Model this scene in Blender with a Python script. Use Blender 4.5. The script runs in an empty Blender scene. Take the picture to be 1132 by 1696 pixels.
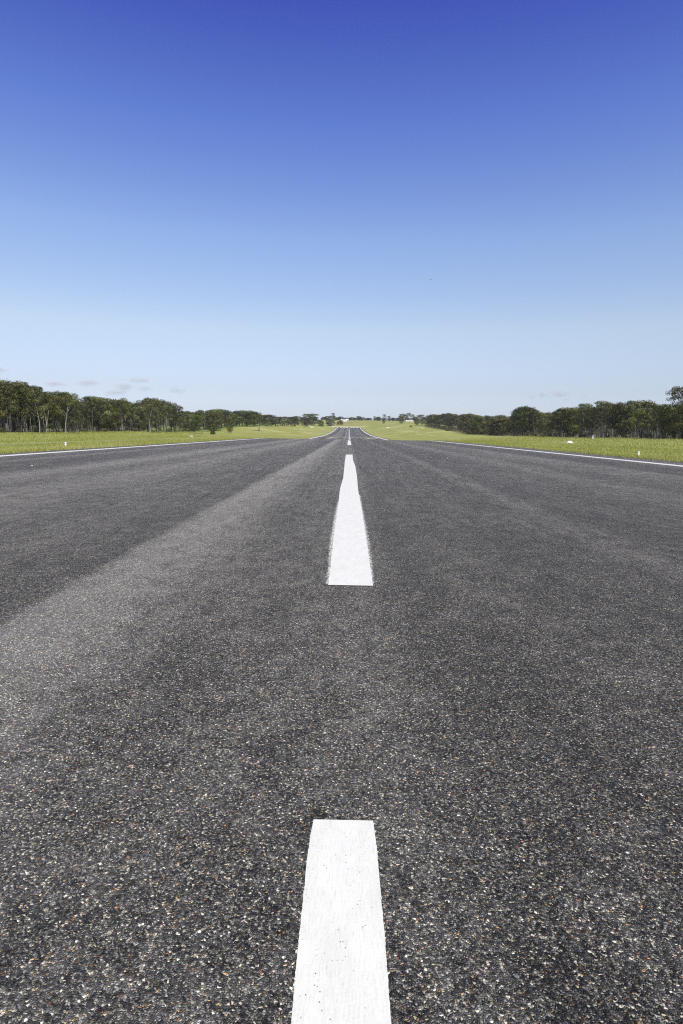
import bpy, math, random
import numpy as np
from mathutils import Vector, Matrix

sc = bpy.context.scene
col = sc.collection
R = math.radians
random.seed(7)
rng = np.random.default_rng(7)

# ------------------------------------------------------------------ camera
# World: metres, +Y runs down the runway, the near runway lies at z = 0.
CAM_H = 1.8
F = 1000.0                       # focal length in pixels of a 1132 wide frame
PW, PH = 1132.0, 1696.0
dY = np.array([578 - 566, 848 - 716, -F], float); dY /= np.linalg.norm(dY)
dH = np.array([1.0, -0.015, 0.0])
dZ = np.cross(dH, dY); dZ /= np.linalg.norm(dZ)
if dZ[1] < 0: dZ = -dZ
dX = np.cross(dY, dZ)
Rcw = np.stack([dX, dY, dZ], 1)  # world -> camera
cam_data = bpy.data.cameras.new('camera')
cam = bpy.data.objects.new('camera', cam_data); col.objects.link(cam)
M = Matrix([list(r) for r in Rcw.T]).to_4x4()
M.translation = Vector((0, 0, CAM_H))
cam.matrix_world = M
cam_data.sensor_fit = 'HORIZONTAL'; cam_data.sensor_width = 36.0
cam_data.lens = 36.0 * F / PW
cam_data.clip_start = 0.05; cam_data.clip_end = 60000
sc.camera = cam

def project(x, y, z):
    c = Rcw @ np.array([x, y, z - CAM_H])
    return 566 + F * c[0] / -c[2], 848 - F * c[1] / -c[2]

def ray(px, py):
    return Rcw.T @ np.array([px - 566, 848 - py, -F])

def on_plane(px, py, z=0.0):
    d = ray(px, py); t = (z - CAM_H) / d[2]
    return d[0] * t, d[1] * t

def at_depth(px, py, Y):
    d = ray(px, py); t = Y / d[1]
    return d[0] * t, Y, CAM_H + d[2] * t

# ------------------------------------------------------------------ light
SUN_EL, SUN_AZ = 52.0, 156.0     # azimuth clockwise from +Y: behind the camera, to its right
sv = Vector((math.sin(R(SUN_AZ)) * math.cos(R(SUN_EL)), math.cos(R(SUN_AZ)) * math.cos(R(SUN_EL)), math.sin(R(SUN_EL))))
sun_d = bpy.data.lights.new('sun', 'SUN'); sun_d.energy = 4.4; sun_d.angle = R(0.5); sun_d.color = (1, .955, .84)
sun = bpy.data.objects.new('sun', sun_d); col.objects.link(sun)
sun.rotation_euler = sv.to_track_quat('Z', 'Y').to_euler()

world = bpy.data.worlds.new('World'); sc.world = world; world.use_nodes = True
wt = world.node_tree; wn = wt.nodes; wl = wt.links
sky = wn.new('ShaderNodeTexSky'); sky.sky_type = 'NISHITA'; sky.sun_disc = False
sky.sun_elevation = R(SUN_EL); sky.sun_rotation = R(SUN_AZ)
sky.altitude = 0; sky.air_density = 1; sky.dust_density = .6; sky.ozone_density = 3
tc = wn.new('ShaderNodeTexCoord'); sx = wn.new('ShaderNodeSeparateXYZ')
wl.new(tc.outputs['Generated'], sx.inputs[0])
ramp = wn.new('ShaderNodeValToRGB'); wl.new(sx.outputs['Z'], ramp.inputs[0])
SKYF = [(0.0, (1.30, 1.42, 2.05)), (.035, (1.21, 1.19, 1.52)), (.065, (1.28, 1.16, 1.32)), (.158, (1.84, 1.52, 1.39)),
        (.286, (1.65, 1.55, 1.68)), (.43, (1.00, 1.07, 1.80)), (.545, (.57, .59, 1.60)), (.70, (.50, .51, .56))]
cr = ramp.color_ramp
while len(cr.elements) < len(SKYF): cr.elements.new(.5)
for e, (p, c) in zip(cr.elements, SKYF):
    e.position = p; e.color = (c[0] / 2.5, c[1] / 2.5, c[2] / 2.5, 1)
mx = wn.new('ShaderNodeMix'); mx.data_type = 'RGBA'; mx.blend_type = 'MULTIPLY'; mx.inputs[0].default_value = 1
wl.new(sky.outputs[0], mx.inputs[6]); wl.new(ramp.outputs[0], mx.inputs[7])
sc2 = wn.new('ShaderNodeVectorMath'); sc2.operation = 'SCALE'; sc2.inputs['Scale'].default_value = 2.5
wl.new(mx.outputs[2], sc2.inputs[0]); wl.new(sc2.outputs[0], wn['Background'].inputs[0])
wn['Background'].inputs[1].default_value = 0.1

vs = sc.view_settings
vs.view_transform = 'Standard'; vs.look = 'None'; vs.gamma = 1; vs.exposure = 0.0; vs.use_curve_mapping = False
sc.cycles.max_bounces = 6; sc.cycles.diffuse_bounces = 3; sc.cycles.transparent_max_bounces = 8
sc.cycles.sample_clamp_indirect = 4
sc.cycles.use_denoising = False          # keep the grain of stones and leaves
sc.cycles.filter_width = 1.15

# ------------------------------------------------------------------ helpers
def tag(o, label=None, cat=None, group=None, kind=None):
    if label: o['label'] = label
    if cat: o['category'] = cat
    if group: o['group'] = group
    if kind: o['kind'] = kind
    return o

def empty(name, loc, label, cat, group=None, rz=0.0):
    o = bpy.data.objects.new(name, None); col.objects.link(o)
    o.location = loc; o.rotation_euler = (0, 0, rz); o.empty_display_size = .3
    return tag(o, label, cat, group)

def mesh_obj(name, verts, faces, mats, parent=None, mat_idx=None, smooth=False, tone=None):
    me = bpy.data.meshes.new(name)
    me.from_pydata([tuple(map(float, v)) for v in verts] if not isinstance(verts, list) else verts, [], faces if isinstance(faces, list) else faces.tolist())
    for m in (mats if isinstance(mats, (list, tuple)) else [mats]): me.materials.append(m)
    if mat_idx is not None: me.polygons.foreach_set('material_index', np.asarray(mat_idx, np.int32))
    if smooth: me.polygons.foreach_set('use_smooth', np.ones(len(me.polygons), bool))
    if tone is not None:
        a = me.attributes.new('tone', 'FLOAT', 'FACE'); a.data.foreach_set('value', np.asarray(tone, np.float32))
    me.update()
    o = bpy.data.objects.new(name, me); col.objects.link(o)
    if parent: o.parent = parent
    return o

class MB:
    """collects solids into one mesh"""
    def __init__(s): s.v = []; s.f = []; s.m = []
    def add(s, v, f, m=0):
        n = len(s.v); s.v += [tuple(map(float, p)) for p in v]; s.f += [tuple(i + n for i in q) for q in f]; s.m += [m] * len(f)
    def tube(s, pts, rad, n=7, m=0, cap=True):
        pts = [np.array(p, float) for p in pts]; v = []; f = []
        for i, p in enumerate(pts):
            t = pts[min(i + 1, len(pts) - 1)] - pts[max(i - 1, 0)]
            t = t / (np.linalg.norm(t) + 1e-9)
            a = np.array([1, 0, 0]) if abs(t[0]) < .8 else np.array([0, 1, 0])
            u = np.cross(t, a); u /= np.linalg.norm(u); w = np.cross(t, u)
            for k in range(n):
                an = 2 * math.pi * k / n
                v.append(p + rad[i] * (math.cos(an) * u + math.sin(an) * w))
        for i in range(len(pts) - 1):
            for k in range(n):
                f.append((i * n + k, i * n + (k + 1) % n, (i + 1) * n + (k + 1) % n, (i + 1) * n + k))
        if cap:
            f.append(tuple(range(n))[::-1]); f.append(tuple((len(pts) - 1) * n + k for k in range(n)))
        s.add(v, f, m)
    def lathe(s, prof, n=20, m=0, c=(0, 0, 0)):
        v = []; f = []
        for (r, z) in prof:
            for k in range(n):
                an = 2 * math.pi * k / n
                v.append((c[0] + r * math.cos(an), c[1] + r * math.sin(an), c[2] + z))
        for i in range(len(prof) - 1):
            for k in range(n):
                f.append((i * n + k, i * n + (k + 1) % n, (i + 1) * n + (k + 1) % n, (i + 1) * n + k))
        f.append(tuple((len(prof) - 1) * n + k for k in range(n)))
        s.add(v, f, m)
    def box(s, a, b, m=0):
        x0, y0, z0 = a; x1, y1, z1 = b
        v = [(x0, y0, z0), (x1, y0, z0), (x1, y1, z0), (x0, y1, z0), (x0, y0, z1), (x1, y0, z1), (x1, y1, z1), (x0, y1, z1)]
        s.add(v, [(3, 2, 1, 0), (4, 5, 6, 7), (0, 1, 5, 4), (1, 2, 6, 5), (2, 3, 7, 6), (3, 0, 4, 7)], m)
    def build(s, name, mats, parent=None, smooth=False):
        return mesh_obj(name, s.v, s.f, mats, parent, s.m, smooth)

# ------------------------------------------------------------------ material helper
class MT:
    def __init__(s, name, rough=.7, spec=.4):
        s.m = bpy.data.materials.new(name); s.m.use_nodes = True
        s.t = s.m.node_tree; s.n = s.t.nodes; s.b = s.n['Principled BSDF']
        s.b.inputs['Roughness'].default_value = rough; s.b.inputs['Specular IOR Level'].default_value = spec
    def node(s, ty, **kw):
        n = s.n.new(ty)
        for k, v in kw.items(): setattr(n, k, v)
        return n
    def link(s, a, b): s.t.links.new(a, b)
    def put(s, sock, v):
        if isinstance(v, bpy.types.NodeSocket): s.link(v, sock)
        elif v is not None:
            if isinstance(v, (tuple, list)) and len(v) == 3 and sock.type == 'RGBA': v = (*v, 1)
            sock.default_value = v
    def math(s, op, a, b=None, c=None, clamp=False):
        n = s.node('ShaderNodeMath', operation=op, use_clamp=clamp)
        for i, q in enumerate((a, b, c)):
            if q is not None: s.put(n.inputs[i], q)
        return n.outputs[0]
    def noise(s, vec, scale, detail=3, rough=.55, dist=0.0):
        n = s.node('ShaderNodeTexNoise'); s.put(n.inputs['Vector'], vec)
        n.inputs['Scale'].default_value = scale; n.inputs['Detail'].default_value = detail
        n.inputs['Roughness'].default_value = rough; n.inputs['Distortion'].default_value = dist
        return n
    def ramp(s, fac, stops, interp='LINEAR'):
        n = s.node('ShaderNodeValToRGB'); s.put(n.inputs[0], fac); r = n.color_ramp; r.interpolation = interp
        while len(r.elements) < len(stops): r.elements.new(.5)
        for e, (p, c) in zip(r.elements, stops):
            e.position = p; e.color = (c, c, c, 1) if not isinstance(c, tuple) else (*c, 1)
        return n.outputs[0]
    def mix(s, fac, a, b, blend='MIX'):
        n = s.node('ShaderNodeMix', data_type='RGBA', blend_type=blend)
        s.put(n.inputs[0], fac); s.put(n.inputs[6], a); s.put(n.inputs[7], b); return n.outputs[2]
    def maprange(s, v, a, b, c=0.0, d=1.0, smooth=False):
        n = s.node('ShaderNodeMapRange', interpolation_type='SMOOTHSTEP' if smooth else 'LINEAR')
        s.put(n.inputs[0], v)
        for i, q in zip((1, 2, 3, 4), (a, b, c, d)): s.put(n.inputs[i], q)
        return n.outputs[0]
    def pos(s): return s.node('ShaderNodeNewGeometry').outputs['Position']
    def scalev(s, vec, sc):
        n = s.node('ShaderNodeVectorMath', operation='MULTIPLY'); s.put(n.inputs[0], vec); n.inputs[1].default_value = sc
        return n.outputs[0]
    def sep(s, vec):
        n = s.node('ShaderNodeSeparateXYZ'); s.put(n.inputs[0], vec); return n.outputs
    def bump(s, h, strength, dist, normal=None):
        n = s.node('ShaderNodeBump'); s.put(n.inputs['Height'], h); n.inputs['Strength'].default_value = strength
        n.inputs['Distance'].default_value = dist
        if normal is not None: s.put(n.inputs['Normal'], normal)
        return n.outputs[0]

def plain(name, c, rough=.6, spec=.4, var=.12, scale=3.0):
    m = MT(name, rough, spec)
    n = m.noise(m.node('ShaderNodeTexCoord').outputs['Object'], scale, 4)
    f = m.maprange(n.outputs[0], .3, .7, 1 - var, 1 + var)
    k = m.mix(1.0, c, (1, 1, 1), 'MULTIPLY')
    v = m.node('ShaderNodeVectorMath', operation='SCALE'); m.put(v.inputs[0], k); m.put(v.inputs['Scale'], f)
    m.put(m.b.inputs['Base Color'], v.outputs[0])
    return m.m

# ------------------------------------------------------------------ ground profiles
def curve(pts):
    X = np.array([p[0] for p in pts], float); Z = np.array([p[1] for p in pts], float)
    d = np.diff(Z) / np.diff(X); m = np.zeros(len(X)); m[0] = d[0]; m[-1] = d[-1]
    for i in range(1, len(X) - 1):
        m[i] = 0 if d[i - 1] * d[i] <= 0 else 2 * d[i - 1] * d[i] / (d[i - 1] + d[i])
    def f(q):
        q = np.clip(np.asarray(q, float), X[0], X[-1]); i = np.clip(np.searchsorted(X, q) - 1, 0, len(X) - 2)
        h = X[i + 1] - X[i]; t = (q - X[i]) / h
        return ((1 + 2 * t) * (1 - t) ** 2 * Z[i] + t * (1 - t) ** 2 * h * m[i] + t * t * (3 - 2 * t) * Z[i + 1] + t * t * (t - 1) * h * m[i + 1])
    return f
z_run = curve([(-80, 0), (0, 0), (148, 0), (200, -.62), (300, -2.15), (431, -1.8), (548, -1.27), (738, .84), (1004, 6.4), (1195, 11.7), (1500, 31.0), (1800, 36), (2600, 20), (9000, 0)])
z_left = curve([(-80, 0), (0, 0), (330, 0), (440, 0.6), (600, 5.6), (850, 10), (1200, 19), (1500, 31.0), (1800, 36), (2600, 20), (9000, 0)])
z_right = curve([(-80, .6), (0, .7), (216, .8), (284, .75), (440, .5), (560, 2.2), (800, 8), (1000, 14.5), (1250, 22), (1500, 31.0), (1800, 36), (2600, 20), (9000, 0)])
def ground(x, y):
    x = np.asarray(x, float); y = np.asarray(y, float)
    zr = z_run(y); s = np.where(x < 0, z_left(y), z_right(y))
    t = np.clip((np.abs(x) - 27) / 75, 0, 1); t = t * t * (3 - 2 * t)
    z = zr * (1 - t) + s * t
    # gentle undulation off the runway
    return z + t * .12 * (np.sin(x * .05 + y * .021) + np.sin(x * .023 - y * .037 + 1.3))
def gz(x, y): return float(ground(x, y))

RW_END = 1195.0
EDGE_L, EDGE_R = -23.8, 24.6

ys = np.concatenate([np.arange(-80, 0, 8), np.arange(0, 60, 2.5), np.arange(60, 260, 5), np.arange(260, 620, 10), np.arange(620, 1180, 15),
                     [1180, 1188, RW_END - .01, RW_END + .01, 1203, 1212, 1225, 1240], np.arange(1260, 1700, 20), [1750, 1800, 1900, 2050, 2250, 2600, 3200, 4200, 6000, 9000]])
xs_pos = [26, 27.5, 30, 34, 38, 43, 50, 58, 66, 74, 82, 90, 98, 106, 115, 126, 140, 160, 190, 240, 320, 450, 650, 1000, 1600, 2600, 4500, 7500]
xs = np.array([-q for q in xs_pos[::-1]] + [-24.8, -24.1, EDGE_L, EDGE_L + .5, EDGE_L + 1.2, -18, -9, 0, 9, 18, EDGE_R - 1.2, EDGE_R - .5, EDGE_R, 24.9, 25.4] + xs_pos, float)

def grid_mesh(name, xs, ys, zf, mat):
    Xg, Yg = np.meshgrid(xs, ys); Zg = zf(Xg, Yg)
    v = np.stack([Xg.ravel(), Yg.ravel(), Zg.ravel()], 1); nx, ny = len(xs), len(ys)
    i = (np.arange(ny - 1)[:, None] * nx + np.arange(nx - 1)[None, :]).ravel()
    f = np.stack([i, i + 1, i + nx + 1, i + nx], 1)
    return mesh_obj(name, v, f, mat, smooth=True)

# ------------------------------------------------------------------ grass ground material
def grass_material():
    m = MT('grass_ground', .95, .1)
    p = m.pos(); X, Y, Z = m.sep(p)
    big = m.noise(m.scalev(p, (.03, .012, 0)), 1, 4, .6).outputs[0]
    mid = m.noise(m.scalev(p, (.55, .12, 0)), 1, 5, .65).outputs[0]
    fine = m.noise(m.scalev(p, (5.0, 2.0, 0)), 1, 5, .7).outputs[0]
    streak = m.noise(m.scalev(p, (.42, .008, 0)), 1, 3, .6).outputs[0]
    base = m.ramp(mid, [(.28, (.23, .26, .055)), (.5, (.315, .325, .082)), (.72, (.41, .39, .14))])
    base = m.mix(m.maprange(big, .38, .66, 0, .75, True), base, m.ramp(fine, [(.3, (.33, .35, .10)), (.7, (.44, .435, .17))]))
    base = m.mix(m.math('MULTIPLY', m.maprange(streak, .52, .7, 0, .5, True), m.maprange(Y, 250, 700, 1, 0)), base, (.42, .41, .15))
    base = m.mix(m.maprange(fine, .48, .72, 0, .4), base, (.20, .25, .045))
    ax = m.math('ABSOLUTE', X)
    # the worn earth wheel track on the left
    wob = m.math('MULTIPLY', m.math('SUBTRACT', m.noise(m.scalev(p, (.0, .03, 0)), 1, 3).outputs[0], .5), 3.0)
    tr = m.math('ABSOLUTE', m.math('ADD', m.math('ADD', X, 35.0), wob))
    trm = m.math('MULTIPLY', m.maprange(tr, .6, 1.5, 1, 0, True), m.maprange(m.noise(m.scalev(p, (.4, .12, 0)), 1, 4).outputs[0], .38, .6, 0, .8))
    base = m.mix(trm, base, (.34, .29, .25))
    # dry strip along the runway shoulder
    sh = m.maprange(ax, 24.2, 26.2, .75, 0, True)
    base = m.mix(m.math('MULTIPLY', sh, m.maprange(mid, .4, .62)), base, (.30, .25, .11))
    # bare dry path across the end of the strip, cropped dry slope on the left hill
    path = m.math('MULTIPLY', m.maprange(m.math('ABSOLUTE', m.math('SUBTRACT', Y, 1224)), 8, 17, 1, 0, True), m.maprange(ax, 30, 44, .95, .12, True))
    base = m.mix(path, base, (.66, .61, .38))
    nd = m.noise(m.scalev(p, (.035, .02, 0)), 1, 4, .6).outputs[0]
    dl = m.math('MULTIPLY', m.maprange(Y, 430, 520, 0, 1), m.maprange(nd, .5, .62, 0, .7, True))
    base = m.mix(m.math('MULTIPLY', dl, m.maprange(Y, 1000, 1250, 1, 0)), base, (.50, .46, .20))
    # fresh green under the open wood on the left
    gr = m.math('MULTIPLY', m.maprange(X, -98, -110, 0, .8, True), m.maprange(Y, 340, 420, 0, 1, True))
    base = m.mix(gr, base, (.17, .25, .05))
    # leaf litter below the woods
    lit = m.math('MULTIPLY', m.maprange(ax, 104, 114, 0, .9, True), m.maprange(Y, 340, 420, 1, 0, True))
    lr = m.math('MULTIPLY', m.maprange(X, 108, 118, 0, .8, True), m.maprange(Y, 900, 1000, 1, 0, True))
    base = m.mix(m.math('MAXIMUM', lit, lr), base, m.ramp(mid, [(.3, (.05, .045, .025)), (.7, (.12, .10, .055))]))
    m.put(m.b.inputs['Base Color'], base)
    m.put(m.b.inputs['Normal'], m.bump(fine, .9, .25, m.bump(mid, .6, .6)))
    return m.m
MAT_GRASS = grass_material()

def terrain_z(x, y):
    z = ground(x, y)
    inside = (x > EDGE_L + .3) & (x < EDGE_R - .3) & (y < RW_END)
    e = np.clip(np.minimum(x - EDGE_L, EDGE_R - x) / .6, -1, 1)
    z = np.where(y < RW_END, z - .05 * (e > 0) * e - .0 + np.where(e <= 0, .05, .0), z + .03)
    return np.where(inside, z - .15, z)
terrain = grid_mesh('ground', xs, ys, terrain_z, MAT_GRASS); tag(terrain, kind='structure')

# ------------------------------------------------------------------ runway
def asphalt_material():
    m = MT('chip_seal', .66, .18)
    p = m.pos(); X, Y, Z = m.sep(p)
    warp = m.noise(p, 60, 2).outputs['Color']
    wv = m.node('ShaderNodeVectorMath', operation='MULTIPLY_ADD'); m.put(wv.inputs[0], warp); wv.inputs[1].default_value = (.010, .010, 0); m.put(wv.inputs[2], p)
    flat = m.scalev(wv.outputs[0], (1, 1, 0))
    def vor(vec, scale, feat='F1', rnd=1.0):
        v = m.node('ShaderNodeTexVoronoi', voronoi_dimensions='2D', feature=feat); m.put(v.inputs['Vector'], vec)
        v.inputs['Scale'].default_value = scale; v.inputs['Randomness'].default_value = rnd; return v
    v1 = vor(flat, 111); e1 = vor(flat, 111, 'DISTANCE_TO_EDGE')
    v2 = vor(m.scalev(flat, (1.0, 1.13, 0)), 235); 
    c1 = m.sep(v1.outputs['Color']); c2 = m.sep(v2.outputs['Color'])
    # stones: most of them blue-grey basalt, some pale, a few ochre and rust
    tone = m.ramp(c1[0], [(0, (.013, .013, .0135)), (.28, (.028, .0275, .028)), (.52, (.068, .066, .064)), (.70, (.145, .141, .132)),
                          (.84, (.235, .222, .195)), (.93, (.40, .365, .30)), (.98, (.62, .56, .46)), (1, (.82, .77, .67))])
    hue = m.ramp(c1[1], [(0, (1, 1, 1)), (.40, (.97, .99, 1.04)), (.66, (1.0, .90, .72)), (.86, (1.0, .72, .42)), (.94, (1.0, .52, .28)), (.975, (1, .9, .75))], 'CONSTANT')
    stone = m.mix(1.0, tone, hue, 'MULTIPLY')
    small = m.ramp(c2[0], [(0, (.016, .0155, .015)), (.5, (.045, .043, .041)), (.8, (.12, .115, .106)), (.93, (.32, .29, .25)), (1, (.6, .55, .47))])
    # the small chips and bitumen show between the big stones
    gap = m.maprange(e1.outputs['Distance'], .02, .14, 1, 0, True)
    sel = m.math('GREATER_THAN', c1[2], .62)
    c = m.mix(m.math('MAXIMUM', m.math('MULTIPLY', sel, .9), m.math('MULTIPLY', gap, .35)), stone, small)
    c = m.mix(m.math('MULTIPLY', gap, .72), c, (.009, .009, .010))
    # wear along the runway: polished pale wheel lanes and tarry dark strips (a profile across X)
    wob = m.math('MULTIPLY', m.math('SUBTRACT', m.noise(m.scalev(p, (0, .06, 0)), 1, 3).outputs[0], .5), .35)
    xw = m.math('ADD', X, wob)
    prof = m.ramp(m.maprange(xw, -24, 25), [((x + 24) / 49.0, v) for x, v in
        [(-24, .50), (-20.4, .50), (-19.2, .38), (-18.2, .66), (-17.2, .44), (-14.5, .44), (-12.2, .84), (-10.6, .54), (-8.4, .76), (-6.6, .54), (-4.6, .49), (-3.28, .45), (-3.08, .98), (-2.35, .88), (-1.4, .56), (-.3, .62), (.45, .62), (.62, .44), (1.6, .48), (3.9, .43), (4.3, .60), (4.75, .57), (5.1, .40), (8, .46), (9.6, .66), (11, .46), (15, .64), (16.2, .38), (18.6, .38), (20, .52)]])  # worn outer left lanes lifted further to paint in far grazing brightness
    patch = m.noise(m.scalev(p, (.9, .35, 0)), 1, 5, .62).outputs[0]
    clump = m.noise(p, 13, 4, .7).outputs[0]
    clump2 = m.noise(m.scalev(p, (3.2, 2.2, 0)), 1, 4, .65).outputs[0]
    patch2 = m.noise(m.scalev(p, (.16, .03, 0)), 1, 3, .6).outputs[0]
    k = m.math('ADD', prof, m.math('MULTIPLY', m.math('SUBTRACT', patch, .5), .55))
    k = m.math('ADD', k, m.math('MULTIPLY', m.math('SUBTRACT', patch2, .5), .35))
    k = m.math('ADD', k, m.math('MULTIPLY', m.math('SUBTRACT', clump, .5), .95))
    k = m.math('ADD', k, m.math('MULTIPLY', m.math('SUBTRACT', clump2, .5), .85))
    # sparkle of distant stone facets painted into the colour as stretched noise
    grain = m.math('ADD', m.math('MULTIPLY', m.noise(m.scalev(p, (16, 1.1, 0)), 1, 3, .7).outputs[0], .6), m.math('MULTIPLY', m.noise(m.scalev(p, (7, .22, 0)), 1, 3, .7).outputs[0], .4))
    k = m.math('ADD', k, m.math('MULTIPLY', m.math('MULTIPLY', m.math('SUBTRACT', grain, .5), 1.9), m.maprange(Y, 4, 26, 0, 1)))
    # pale dust of the wear lies on top of the stones
    c = m.mix(m.maprange(k, .45, 1.0, 0, .42), c, m.mix(.5, c, (.30, .29, .265)))
    v = m.node('ShaderNodeVectorMath', operation='SCALE'); m.put(v.inputs[0], c); m.put(v.inputs['Scale'], m.maprange(k, .15, 1.0, .72, 2.10))
    c = m.mix(1.0, v.outputs[0], (1.06, 1.05, 1.03), 'MULTIPLY')
    # worn joint with moss and dry grass in the dip
    jn = m.noise(m.scalev(p, (.12, .05, 0)), 1, 3).outputs[0]
    jt = m.math('MULTIPLY', m.maprange(m.math('ABSOLUTE', m.math('SUBTRACT', Y, 452)), 10, 26, 1, 0, True), m.maprange(jn, .35, .55, .15, .9))
    c = m.mix(jt, c, (.33, .32, .17))
    th = m.math('MULTIPLY', m.maprange(Y, 1120, 1160, 0, .35, True), m.maprange(X, -20, 2, 1, 0))
    c = m.mix(th, c, (.26, .25, .23))
    m.put(m.b.inputs['Base Color'], c)
    # each stone has its own facet; bump for the rounding of the stones
    tilt = m.node('ShaderNodeVectorMath', operation='SUBTRACT'); m.put(tilt.inputs[0], v1.outputs['Color']); tilt.inputs[1].default_value = (.5, .5, .5)
    tl = m.scalev(tilt.outputs[0], (.75, .75, 0))
    nb = m.bump(m.math('ADD', m.maprange(e1.outputs['Distance'], 0, .32), m.math('MULTIPLY', v2.outputs['Distance'], -.5)), .8, .006)
    na = m.node('ShaderNodeVectorMath', operation='ADD'); m.put(na.inputs[0], nb); m.put(na.inputs[1], tl)
    nn = m.node('ShaderNodeVectorMath', operation='NORMALIZE'); m.put(nn.inputs[0], na.outputs[0])
    m.put(m.b.inputs['Normal'], nn.outputs[0])
    m.put(m.b.inputs['Roughness'], m.maprange(c1[2], 0, 1, .42, .85))
    return m.m
MAT_ASPHALT = asphalt_material()
ysr = ys[ys <= RW_END]
xr = np.array([EDGE_L, -18, -9, 0, 9, 18, EDGE_R], float)
runway = grid_mesh('runway', xr, ysr, lambda x, y: z_run(y), MAT_ASPHALT); tag(runway, kind='structure')

# ------------------------------------------------------------------ painted markings
def paint_material(name, ghost=False, worn=.0):
    m = MT(name, .55, .35)
    p = m.pos()
    chips = m.node('ShaderNodeTexVoronoi', voronoi_dimensions='2D'); m.put(chips.inputs['Vector'], m.scalev(p, (1, .8, 0))); chips.inputs['Scale'].default_value = 110
    cc = m.sep(chips.outputs['Color'])
    dirt = m.noise(m.scalev(p, (9, 3, 0)), 1, 5, .65).outputs[0]
    base = m.ramp(dirt, [(.3, (.76, .745, .685)), (.6, (.84, .83, .775))])
    pit = m.math('MULTIPLY', m.math('GREATER_THAN', cc[0], .955), m.maprange(chips.outputs['Distance'], .14, .36, 1, 0))
    pit = m.math('MULTIPLY', pit, m.maprange(m.noise(m.scalev(p, (7, 4, 0)), 1, 3).outputs[0], .40, .62, 0, .9))
    st = m.noise(m.scalev(p, (150, 16, 0)), 1, 4, .6).outputs[0]
    base = m.mix(m.maprange(st, .5, .75, 0, .45), base, (.52, .49, .43))
    base = m.mix(pit, base, m.ramp(cc[1], [(0, (.08, .075, .065)), (1, (.34, .27, .16))]))
    m.put(m.b.inputs['Base Color'], base)
    m.put(m.b.inputs['Normal'], m.bump(m.noise(m.scalev(p, (1, .8, 0)), 95, 3, .6).outputs[0], .3, .004))
    if ghost or worn > 0:
        # flaked paint: chips of it are missing and the seal shows through
        at = m.node('ShaderNodeAttribute', attribute_name='fade').outputs['Fac'] if ghost else None
        g = m.math('ADD', m.math('MULTIPLY', cc[2], .55), m.math('MULTIPLY', m.noise(m.scalev(p, (26, 11, 0)), 1, 4, .7).outputs[0], .75))
        th = m.maprange(at, 0, 1, .25, 1.15) if ghost else worn
        al = m.math('GREATER_THAN', g, th)
        m.put(m.b.inputs['Alpha'], al)
    return m.m
MAT_PAINT = paint_material('white_paint')
MAT_GHOST = paint_material('flaked_paint', ghost=True)
MAT_OLD = paint_material('old_paint', worn=.66)

def strip(name, left, right, lift, mat, fade=None, parent=runway, n_sub=1, thick=0):
    """ribbon between two poly-lines (x, y) lying on the runway"""
    v = []; f = []; fd = []
    for i in range(len(left)):
        for j in range(n_sub + 1):
            t = j / n_sub; x = left[i][0] * (1 - t) + right[i][0] * t; y = left[i][1] * (1 - t) + right[i][1] * t
            v.append((x, y, float(z_run(y)) + lift)); 
            if fade: fd.append(fade(t))
    k = n_sub + 1
    for i in range(len(left) - 1):
        for j in range(n_sub): f.append((i * k + j, i * k + j + 1, (i + 1) * k + j + 1, (i + 1) * k + j))
    o = mesh_obj(name, v, f, mat, parent)
    if fade:
        a = o.data.attributes.new('fade', 'FLOAT', 'POINT'); a.data.foreach_set('value', np.array(fd, np.float32))
    return o

def dense(poly, step, jit=0.0, seed=0):
    """resample an edge given as (x, y) from near to far, with a small ragged jitter"""
    r = random.Random(seed); out = []
    for (a, b) in zip(poly[:-1], poly[1:]):
        n = max(1, int(abs(b[1] - a[1]) / step))
        for i in range(n):
            t = i / n; out.append((a[0] + (b[0] - a[0]) * t + r.uniform(-jit, jit), a[1] + (b[1] - a[1]) * t))
    out.append(poly[-1]); return out
def resample(polyL, polyR, n_pow, n, jit, seed):
    r = random.Random(seed); L = np.array(polyL); Q = np.array(polyR)
    y0, y1 = (L[0, 1] + Q[0, 1]) / 2, (L[-1, 1] + Q[-1, 1]) / 2
    ysn = y0 * (y1 / y0) ** np.linspace(0, 1, n)
    def along(P, s):
        P = P.copy(); P[0, 1] = y0; P[-1, 1] = y1
        b = 0.0; out = []
        for y in ysn:
            b = b * .55 + r.uniform(-jit, jit) * (1.6 if r.random() < .18 else .55)
            out.append((float(np.interp(y, P[:, 1], P[:, 0])) + b, float(y)))
        return out
    return along(L, 1), along(Q, 2)
pl = lambda pts: [on_plane(*q) for q in pts]
# nearest dash, its far end 3 m ahead
d1L = pl([(476, 1745), (482.5, 1696), (492.8, 1579.5), (500.9, 1503.7), (508.9, 1423), (514.5, 1385), (519.8, 1360)])
d1R = pl([(654, 1745), (648.3, 1696), (637.5, 1549.7), (630.6, 1476), (624.9, 1411.9), (620.5, 1375), (618.5, 1360)])
L, Q = resample(d1L, d1R, 1, 260, .0011, 1)
strip('centreline_dash', L, Q, .005, MAT_PAINT)
fr = lambda P, a, b: ([(x + a, y) for x, y in P], [(x + b, y) for x, y in P])
d1l, d1r = resample(d1L, d1R, 1, 160, .002, 9)
q = fr(d1l, -.012, .004); strip('faded_paint_edge', q[0], q[1], .003, MAT_GHOST, lambda t: 1 - t * .45, n_sub=4)
q = fr(d1r, -.004, .012); strip('faded_paint_edge', q[0], q[1], .003, MAT_GHOST, lambda t: .55 + t * .45, n_sub=4)
d2L = pl([(544, 970.7), (552.9, 893), (559, 850), (562, 822.8), (563.8, 809), (569, 790.6), (571.3, 766), (573.4, 753)])
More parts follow.
